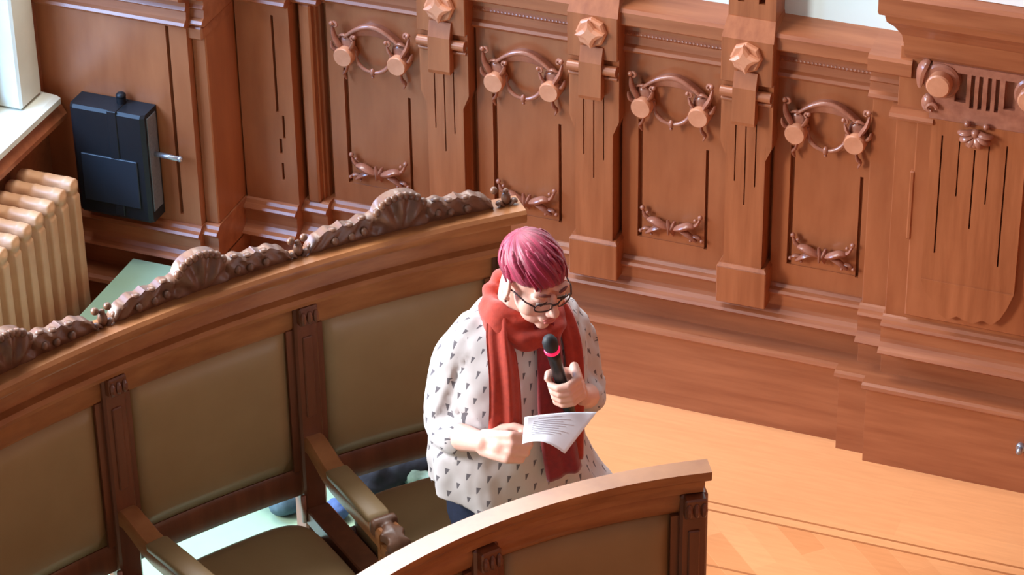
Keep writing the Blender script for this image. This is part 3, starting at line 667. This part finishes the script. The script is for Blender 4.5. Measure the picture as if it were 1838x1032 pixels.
def body():
    bm = B()
    # legs, hips, torso (under the clothes)
    for s in (-1, 1): chain(bm, [(s*.095, .0, .86), (s*.10, .01, .48), (s*.10, -.02, .09)], [.085, .058, .040]); chain(bm, [(s*.10, -.03, .045), (s*.105, .06, .035), (s*.11, .13, .03)], [.035, .033, .024])
    for z, a, b in ((.90, .160, .115), (1.0, .150, .11), (1.1, .14, .11), (1.2, .125, .10), (1.25, .105, .075)): ell(bm, (0, -.01, z), (a, b, .09))
    chain(bm, [(0, -.005, 1.27), (0, .012, 1.34), (.0, .03, 1.40)], [.062, .056, .055])
    # arms
    chain(bm, [(.12, -.01, 1.245), (.188, -.03, 1.0), (.188, .08, 1.04), (.168, .165, 1.072)], [.045, .038, .035, .025])
    chain(bm, [(-.12, -.01, 1.245), (-.184, -.01, 1.0), (-.145, .08, 1.065), (-.100, .150, 1.118)], [.045, .038, .035, .026])
    left_hand(bm); right_hand(bm)
    b = remesh(bm, .0040, 3)
    h = B()
    def he(c, r, rot=None): ell(h, hp(*c), [q*HS for q in r], HR @ (rot or Matrix()), 20, 14)
    he((0, -.012, .032), (.073, .092, .084)); he((0, .030, -.030), (.060, .058, .078)); he((0, .040, -.078), (.046, .044, .036)); he((0, .074, -.098), (.020, .018, .018))
    for s in (-1, 1):
        he((s*.036, .052, -.036), (.029, .030, .032)); he((s*.030, .078, .026), (.026, .014, .010)); he((s*.033, .070, .004), (.018, .016, .014)); he((s*.031, .077, .0075), (.0165, .0145, .0095))
        he((s*.011, .102, -.036), (.009, .011, .008))
        P = [hp(s*(.074+.012*math.sin(k/10*PI)), .002-.016*math.cos(k/10*2*PI*.86+1.1), -.008+.030*math.sin(k/10*2*PI*.86+1.1)) for k in range(11)]
        chain(h, P, [.0055]*11, 8); he((s*.078, .004, -.010), (.006, .014, .024)); he((s*.078, .014, -.036), (.006, .008, .009))
    chain(h, [hp(0, .090, .012), hp(0, .101, -.010), hp(0, .111, -.030)], [.0085, .0095, .0120])
    he((0, .088, -.064), (.026, .014, .016)); he((0, .015, .055), (.058, .062, .045))
    chain(h, [hp(0, -.03, -.06), (0, .01, 1.33)], [.055, .056])
    hh = remesh(h, .0026, 9, .5)
    merge(b, hh)
    return pk('body', b, SKIN, smooth=True)
bod = body()
for s in (-1, 1):
    bm = B(); ell(bm, hp(s*.031, .0790, -.001), .0105, u=16, v=10); e = pk('eye', bm, EYEW, smooth=True)
    bm = B(); ell(bm, hp(s*.031, .0895, -.0055), (.0055, .003, .0055), HR, 10, 6); pk('iris', bm, IRIS, e, smooth=True)
    bm = B(); tube(bm, [hp(s*.015, .0900, .0), hp(s*.024, .0945, .0025), hp(s*.033, .0945, .002), hp(s*.046, .086, -.002)], [.001, .0022, .0022, .001], 6); pk('eyelash', bm, IRIS, smooth=True)
    bm = B(); tube(bm, [hp(s*.014, .0955, .026), hp(s*.030, .0935, .032), hp(s*.050, .080, .027)], [.003, .004, .002], 6); pk('eyebrow', bm, BROW, smooth=True)
bm = B(); ell(bm, hp(0, .100, -.0605), (.020, .005, .0045), HR); ell(bm, hp(0, .1005, -.0690), (.017, .006, .0055), HR); pk('lips', bm, LIP, smooth=True)
bm = B(); ell(bm, hp(.084, .015, -.040), .004, u=8, v=6); pk('ear_stud', bm, FRAME, smooth=True)
# --- glasses
gl = B()
for s in (-1, 1):
    P = []
    for k in range(29):
        a = 2*PI*k/28; ca, sa = math.cos(a), math.sin(a); x = s*.0315+.0225*math.copysign(abs(ca)**.7, ca); zz = -.004+.0135*math.copysign(abs(sa)**.7, sa)
        P.append(hp(x, .106-.10*(abs(x)/.07)**2*.22, zz))
    tube(gl, P, .0019, 6)
    tube(gl, [hp(s*.054, .095, .002), hp(s*.068, .072, .004), hp(s*.077, .03, .004), hp(s*.080, .004, -.002)], .0021, 6)
tube(gl, [hp(-.0095, .106, -.001), hp(0, .109, .002), hp(.0095, .106, -.001)], .0022, 6)
g = pk('glasses', gl, FRAME, smooth=True, label='dark-rimmed rectangular glasses')
for s in (-1, 1):
    bm = B(); P = []
    for k in range(24):
        a = 2*PI*k/24; ca, sa = math.cos(a), math.sin(a); x = s*.0315+.0215*math.copysign(abs(ca)**.7, ca); P.append((x, -.004+.0125*math.copysign(abs(sa)**.7, sa)))
    loft(bm, [[hp(x, .106-.10*(abs(x)/.07)**2*.22+dy, z) for x, z in P] for dy in (0, .0012)]); pk('lens', bm, LENS, g)
# --- hair
def hair():
    bm = B(); uvl = bm.loops.layers.uv.new('UVMap')
    NF, NT = 144, 30; crown = Vector((.20, -.62, .76)).normalized()
    c0 = Vector((0, -.012, .028)); rx, ry, rz = .0785, .1010, .0925
    ax = Matrix.Rotation(math.acos(crown.z), 3, Vector((0, 0, 1)).cross(crown).normalized())
    def hl(ph):                                                     # hairline height z for azimuth (0 = front)
        f = math.cos(ph); s = math.sin(ph)
        if f > .35: return lerp(.022, .036, (f-.35)/.65)+.003*s*f      # fringe, lower on her right
        if f > -.10: return lerp(.004, .026, (f+.10)/.45)               # temple
        if f > -.35: return lerp(-.030, .012, (f+.35)/.25)
        return lerp(-.080, -.030, (f+1)/.65)
    grid = []
    for i in range(NF):
        ph = 2*PI*i/NF; row = []
        # search polar angle where the surface reaches the hairline
        lo, hi = .2, 2.6
        def P(th, rs=1.0):
            d = ax @ Vector((math.sin(th)*math.sin(ph), math.sin(th)*math.cos(ph), math.cos(th)))
            k = 1/math.sqrt((d.x/rx)**2+(d.y/ry)**2+(d.z/rz)**2)
            if d.z < -.0: k *= 1-.10*min(1, -d.z*1.2)
            return c0+d*k*rs
        for _ in range(24):
            m = (lo+hi)/2
            q = P(m); a2 = math.atan2(q.x, q.y)
            if q.z > hl(a2): lo = m
            else: hi = m
        tm = (lo+hi)/2
        jag = .03*noise.noise(Vector((math.sin(ph)*7, math.cos(ph)*7, 3)))+.018*noise.noise(Vector((math.sin(ph)*19, math.cos(ph)*19, 9)))
        tm *= 1+jag
        for j in range(NT+1):
            t = j/NT; sw = ph+.55*t*math.cos(ph*.5)                  # swept strands
            st = noise.noise(Vector((math.sin(sw)*5, math.cos(sw)*5, t*1.2)))*.0050+noise.noise(Vector((math.sin(sw)*16, math.cos(sw)*16, t*1.6)))*.0030
            amp = min(1, t*2.2)
            rs = 1+(st*amp)/.09
            if j == NT: rs *= .90
            elif j == NT-1: rs *= .965
            row.append((P(t*tm, rs), sw/(2*PI), t))
        grid.append(row)
    V = [[bm.verts.new(hp(*q[0])) for q in row] for row in grid]
    for i in range(NF):
        k = (i+1) % NF
        for j in range(NT):
            f = bm.faces.new((V[i][j], V[k][j], V[k][j+1], V[i][j+1]))
            for lp, (a, b) in zip(f.loops, ((i, j), (k, j), (k, j+1), (i, j+1))):
                u = grid[a][b][1]
                if a == 0 and i == NF-1: u += 1
                lp[uvl].uv = (u, grid[a][b][2])
    # separate locks lying over the cap
    for n in range(34):
        ph = random.uniform(-2.2, 2.2); t0 = random.uniform(.25, .7); L = random.uniform(.3, .5)
        i0 = ph/(2*PI)*NF; pts = []
        for k in range(7):
            t = min(1.04, t0+L*k/6); i = int(round(i0+.09*NF*(t-t0)*math.cos(ph*.5)*-1)) % NF; j = min(NT-2, int(t*NT))
            p = grid[i][j][0]; pts.append(hp(*(c0+(p-c0)*(1.012+.012*math.sin(k))) ) if t < .97 else hp(*(c0+(p-c0)*1.0-Vector((0, 0, .010*(t-.9)/.1)))))
        n0 = len(bm.faces); tube(bm, pts, [.001, .0040, .0060, .0070, .006, .0045, .0010], 8, .35); bm.faces.ensure_lookup_table()
        uu = random.random()
        for f in bm.faces[n0:]:
            for q, lp in enumerate(f.loops): lp[uvl].uv = (uu+.004*q, .5)
    return pk('hair', bm, HAIR, smooth=True, label='short swept magenta hair')
hair()
# --- blouse
def blouse():
    bm = B(); N = 44
    Z = ((.800, .240, .168, .0), (.85, .214, .168, .022), (.90, .200, .166, .036), (.95, .196, .162, .036), (1.0, .195, .158, .026), (1.08, .188, .152, .012), (1.16, .182, .144, .005), (1.23, .174, .130, 0), (1.285, .150, .106, 0), (1.322, .108, .084, 0), (1.338, .070, .066, 0))
    rings = []
    for z, a, b, cx in Z:
        r = []
        for k in range(N):
            th = 2*PI*k/N; x, y = a*math.cos(th), b*math.sin(th)
            zz = z
            if z < .85: zz += .030*(x/.236)*1.0+.010*math.sin(th*3+1)
            if x < 0 and z < .89:
                fl = min(1, (.89-z)/.09); x *= 1+.10*fl; zz -= .035*fl*min(1, -x/.15)
            wob = .008*math.sin(th*9+z*7)*max(0, (1.05-z)/.25)
            r.append((cx+x*(1+wob/.2), y*(1+wob/.15)-.005, zz))
        rings.append(r)
    loft(bm, rings)
    def sleeve(P, R): chain(bm, [Vector(p) for p in spline(P, 5)], [lerp(R[min(int(i/5), len(R)-1)], R[min(int(i/5)+1, len(R)-1)], (i % 5)/5) for i in range(5*(len(P)-1)+1)], 16)
    sleeve([(.105, -.01, 1.282), (.155, -.02, 1.210), (.184, -.03, 1.08), (.188, -.025, 1.005), (.190, .055, 1.025)], [.050, .056, .054, .052, .047])
    sleeve([(-.095, -.01, 1.280), (-.142, -.015, 1.205), (-.176, -.015, 1.08), (-.184, -.01, 1.010), (-.145, .07, 1.062)], [.050, .056, .054, .052, .047])
    # flared tail of the hem on her left
    b = remesh(bm, .0085, 4)
    b.normal_update()
    segs = [((.13, -.01, 1.24), (.188, -.03, 1.0), 1), ((.188, -.03, 1.0), (.190, .08, 1.04), 2), ((-.13, -.01, 1.24), (-.184, -.015, 1.0), 3), ((-.184, -.015, 1.0), (-.145, .08, 1.065), 4)]
    segs = [(Vector(a), Vector(c), k) for a, c, k in segs]
    def near(p):
        best = (9, None)
        for a, c, k in segs:
            t = max(0, min(1, (p-a).dot(c-a)/(c-a).length_squared)); dd = (p-(a+(c-a)*t)).length
            if dd < best[0]: best = (dd, (k, t, a, c))
        return best
    for v in b.verts:
        p = v.co; d, info = near(p)
        if d < .06:                                               # sleeve creases run across, torso folds run down
            n = noise.noise(Vector((p.x*9, p.y*9, p.z*26)))*.007+noise.noise(Vector((p.x*22, p.y*22, p.z*44)))*.003
        else:
            n = noise.noise(Vector((p.x*14, p.y*14, p.z*4.5)))*.014*(1 if p.z < 1.2 else .5)+noise.noise(Vector((p.x*30, p.y*30, p.z*24)))*.0035
        v.co = p+v.normal*n
    uvl = b.loops.layers.uv.new('UVMap')
    for f in b.faces:
        cc = f.calc_center_median(); d, info = near(cc); arm = d < .062 and abs(cc.x) > .13
        if arm:
            k, t, a, c = info; ax = (c-a).normalized(); e1 = ax.cross(Vector((0, 1, 0.2))).normalized(); e2 = ax.cross(e1)
            base = math.atan2((cc-a).dot(e2), (cc-a).dot(e1))
        else: base = math.atan2(cc.y, cc.x)
        for lp in f.loops:
            p = lp.vert.co
            if arm:
                an = math.atan2((p-a).dot(e2), (p-a).dot(e1)); an = base+((an-base+PI) % (2*PI)-PI); lp[uvl].uv = (an*.054+k*.31, (p-a).dot(ax)*-1+k*.17)
            else:
                an = math.atan2(p.y, p.x); an = base+((an-base+PI) % (2*PI)-PI); lp[uvl].uv = (an*.190, p.z+max(0, .165-math.hypot(p.x, p.y*1.25))*.8)
    return pk('blouse', b, BLOUSE, smooth=True, label='loose cream blouse printed with small dark wedges')
blouse()
# collar edges and placket
# --- trousers and shoes
bm = B()
loft(bm, [[(a*math.cos(2*PI*k/32), b*math.sin(2*PI*k/32)-.005, z) for k in range(32)] for z, a, b in ((.98, .140, .120), (.88, .162, .138), (.80, .190, .148), (.74, .195, .14), (.70, .17, .12))])
for s in (-1, 1): chain(bm, [(s*.098, .0, .80), (s*.105, .01, .48), (s*.105, -.015, .06)], [.094, .076, .062], 16)
b = remesh(bm, .009, 4); b.normal_update()
for v in b.verts: v.co += v.normal*noise.noise(v.co*18)*.006
for v in b.verts: v.co.z = max(v.co.z, .03)
pk('trousers', b, DENIM, smooth=True, label='dark navy trousers')
for s in (-1, 1):
    bm = B(); chain(bm, [(s*.105, -.035, .045), (s*.108, .05, .042), (s*.112, .135, .036)], [.045, .046, .036]); b = remesh(bm, .008, 3)
    for v in b.verts: v.co.z = max(v.co.z, .002)
    pk('shoe', b, SHOE, smooth=True)
# --- scarf
def ribbon(P, Wd, th, nrm, fold=.006, seed=0):
    """hanging cloth: P centre line, Wd widths, nrm outward direction; pleated section"""
    bm = B(); Q = spline(P, 6); n = len(Q); m = 14; rings = []
    for i, q in enumerate(Q):
        w = lerp(Wd[int(i/6)], Wd[min(int(i/6)+1, len(Wd)-1)], (i % 6)/6)
        tdir = (Q[min(i+1, n-1)]-Q[max(i-1, 0)]).normalized(); sd = tdir.cross(Vector(nrm)).normalized(); nn = sd.cross(tdir).normalized()
        if nn.dot(Vector(nrm)) < 0: nn = -nn
        fr, bk = [], []
        for k in range(m+1):
            u = k/m*2-1; f = fold*(math.cos(u*PI*1.3+seed+i*.03)+.45*math.cos(u*PI*2.6+seed*2)); e = (1-u**8)
            c = q+sd*u*w/2-nn*.010*u*u
            fr.append(c+nn*(th*.5*e+f)); bk.append(c-nn*(th*.5*e-f*.5))
        rings.append(fr+bk[::-1])
    loft(bm, rings); return bm
sc = B()
for cz, rr, tk, tilt, ph0, oy in ((1.340, .068, .024, .36, 0, .004), (1.314, .078, .027, .34, 1.3, .028)):
    P = []; R = []
    for k in range(41):
        a = 2*PI*k/40; P.append((rr*math.cos(a)*1.04, oy+rr*math.sin(a)*.96, cz-tilt*.5*math.sin(a)*rr*2+.008*math.sin(2*a+ph0))); R.append(tk*(1+.14*math.sin(3*a+ph0)))
    tube(sc, P, R, 14, 1.0)
b = remesh(sc, .006, 3); b.normal_update()
for v in b.verts:
    p = v.co; a = math.atan2(p.y, p.x); v.co += v.normal*(noise.noise(Vector((math.cos(a)*2.4, math.sin(a)*2.4, p.z*46)))*.008)
scw = pk('scarf', b, SCARF, smooth=True, label='rust red scarf wound round the neck')
pk('scarf_tail', ribbon([(.060, .035, 1.345), (.082, .085, 1.305), (.097, .138, 1.235), (.106, .164, 1.16), (.114, .178, 1.08), (.116, .180, 1.03)], [.060, .070, .076, .082, .088, .090], .012, (.1, 1, .1), .007, .4), SCARF, scw, smooth=True)
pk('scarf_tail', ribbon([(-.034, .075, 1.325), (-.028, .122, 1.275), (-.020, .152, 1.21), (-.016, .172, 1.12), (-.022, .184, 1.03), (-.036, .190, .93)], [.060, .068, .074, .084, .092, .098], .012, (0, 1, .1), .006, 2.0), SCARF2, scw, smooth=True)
pk('scarf_tail', ribbon([(-.080, .025, 1.345), (-.096, .075, 1.305), (-.096, .120, 1.25), (-.088, .150, 1.17), (-.078, .166, 1.07), (-.070, .178, .96)], [.054, .058, .058, .058, .06, .06], .012, (-.25, 1, .1), .005, 1.2), SCARF, scw, smooth=True)
# --- microphone (held)
mic = thing('microphone', 'black handheld microphone with glowing pink ring held at the chin', 'microphone', PL0 + Matrix.Rotation(PA, 3, 'Z') @ MB)
T[mic] = Matrix.Translation(mic.location)
LW = Matrix.Translation(PL0) @ Matrix.Rotation(PA, 4, 'Z')
def lw(bm): bm.transform(LW); return bm
bm = B(); tube(bm, [MB, MB.lerp(MT, .1), MB.lerp(MT, .76), MB.lerp(MT, .835)], [.013, .0145, .0155, .017], 16); part('handle', lw(bm), MICB, mic, smooth=True)
bm = B(); tube(bm, [MB.lerp(MT, .83), MB.lerp(MT, .845), MB.lerp(MT, .862)], [.0185, .0195, .0185], 20); part('colour_ring', lw(bm), RING, mic, smooth=True, label='bright pink-red ring')
bm = B(); tube(bm, [MB.lerp(MT, q) for q in (.86, .89, .94, .98, 1.0)], [.0165, .0185, .0185, .014, .005], 16); part('grille', lw(bm), MICH, mic, smooth=True)
# --- sheet of paper (held)
pap = thing('sheet_of_paper', 'white printed sheet of paper held out in the right hand', 'paper', LW @ Vector((.05, .3, 1.18)))
T[pap] = Matrix.Translation(pap.location)
def sheet(off, u0=0, u1=1, v0=0, v1=1, n=16):
    TL, TR, BR, BL = Vector((.118, .295, 1.212)), Vector((-.067, .300, 1.175)), Vector((.066, .405, 1.172)), Vector((.150, .350, 1.180))
    rings = []
    for s in (off, off-.0008):
        pass
    def P(u, v):
        a = TL.lerp(TR, u); b = BL.lerp(BR, u); p = a.lerp(b, v); return p+Vector((0, 0, .012*math.sin(PI*u)*(.4+v)-.010*u*u*v))
    top = [[P(lerp(u0, u1, i/n), lerp(v0, v1, j/n))+Vector((0, 0, off)) for j in range(n+1)] for i in range(n+1)]
    bm = B(); V = loft(bm, top, False, False); U = loft(bm, [[p-Vector((0, 0, .0008)) for p in r] for r in top], False, False)
    for i in range(n):
        for a, b_ in ((0, 0), (n, n)): bm.faces.new((V[i][a], V[i+1][a], U[i+1][a], U[i][a])); bm.faces.new((V[a][i], V[a][i+1], U[a][i+1], U[a][i]))
    return bm
part('page', lw(sheet(0)), PAPER, pap, smooth=True)
bm = B()
for k in range(9):
    if k == 0: merge(bm, sheet(.0012, .20, .55, .12, .135, 3))
    else: merge(bm, sheet(.0012, .14, .82-.1*(k % 3), .16+k*.07, .172+k*.07, 4))
part('print', lw(bm), INK, pap, label='faint grey printed lines')
# ---------------------------------------------------------------- small metal fitting on the plinth at the right edge
t = thing('metal_bumper', 'small pale metal fitting on the plinth at the right edge', 'wall fitting', (1.40, -.078, .17))
bm = B(); cylY(bm, 1.405, .175, -.07, -.085, .016, 16); part('base_plate', bm, STEEL, t, angle=40)
bm = B(); tube(bm, [(1.405, -.08, .175), (1.405, -.105, .175)], [.007, .010], 10); part('knob', bm, STEEL, t, smooth=True)
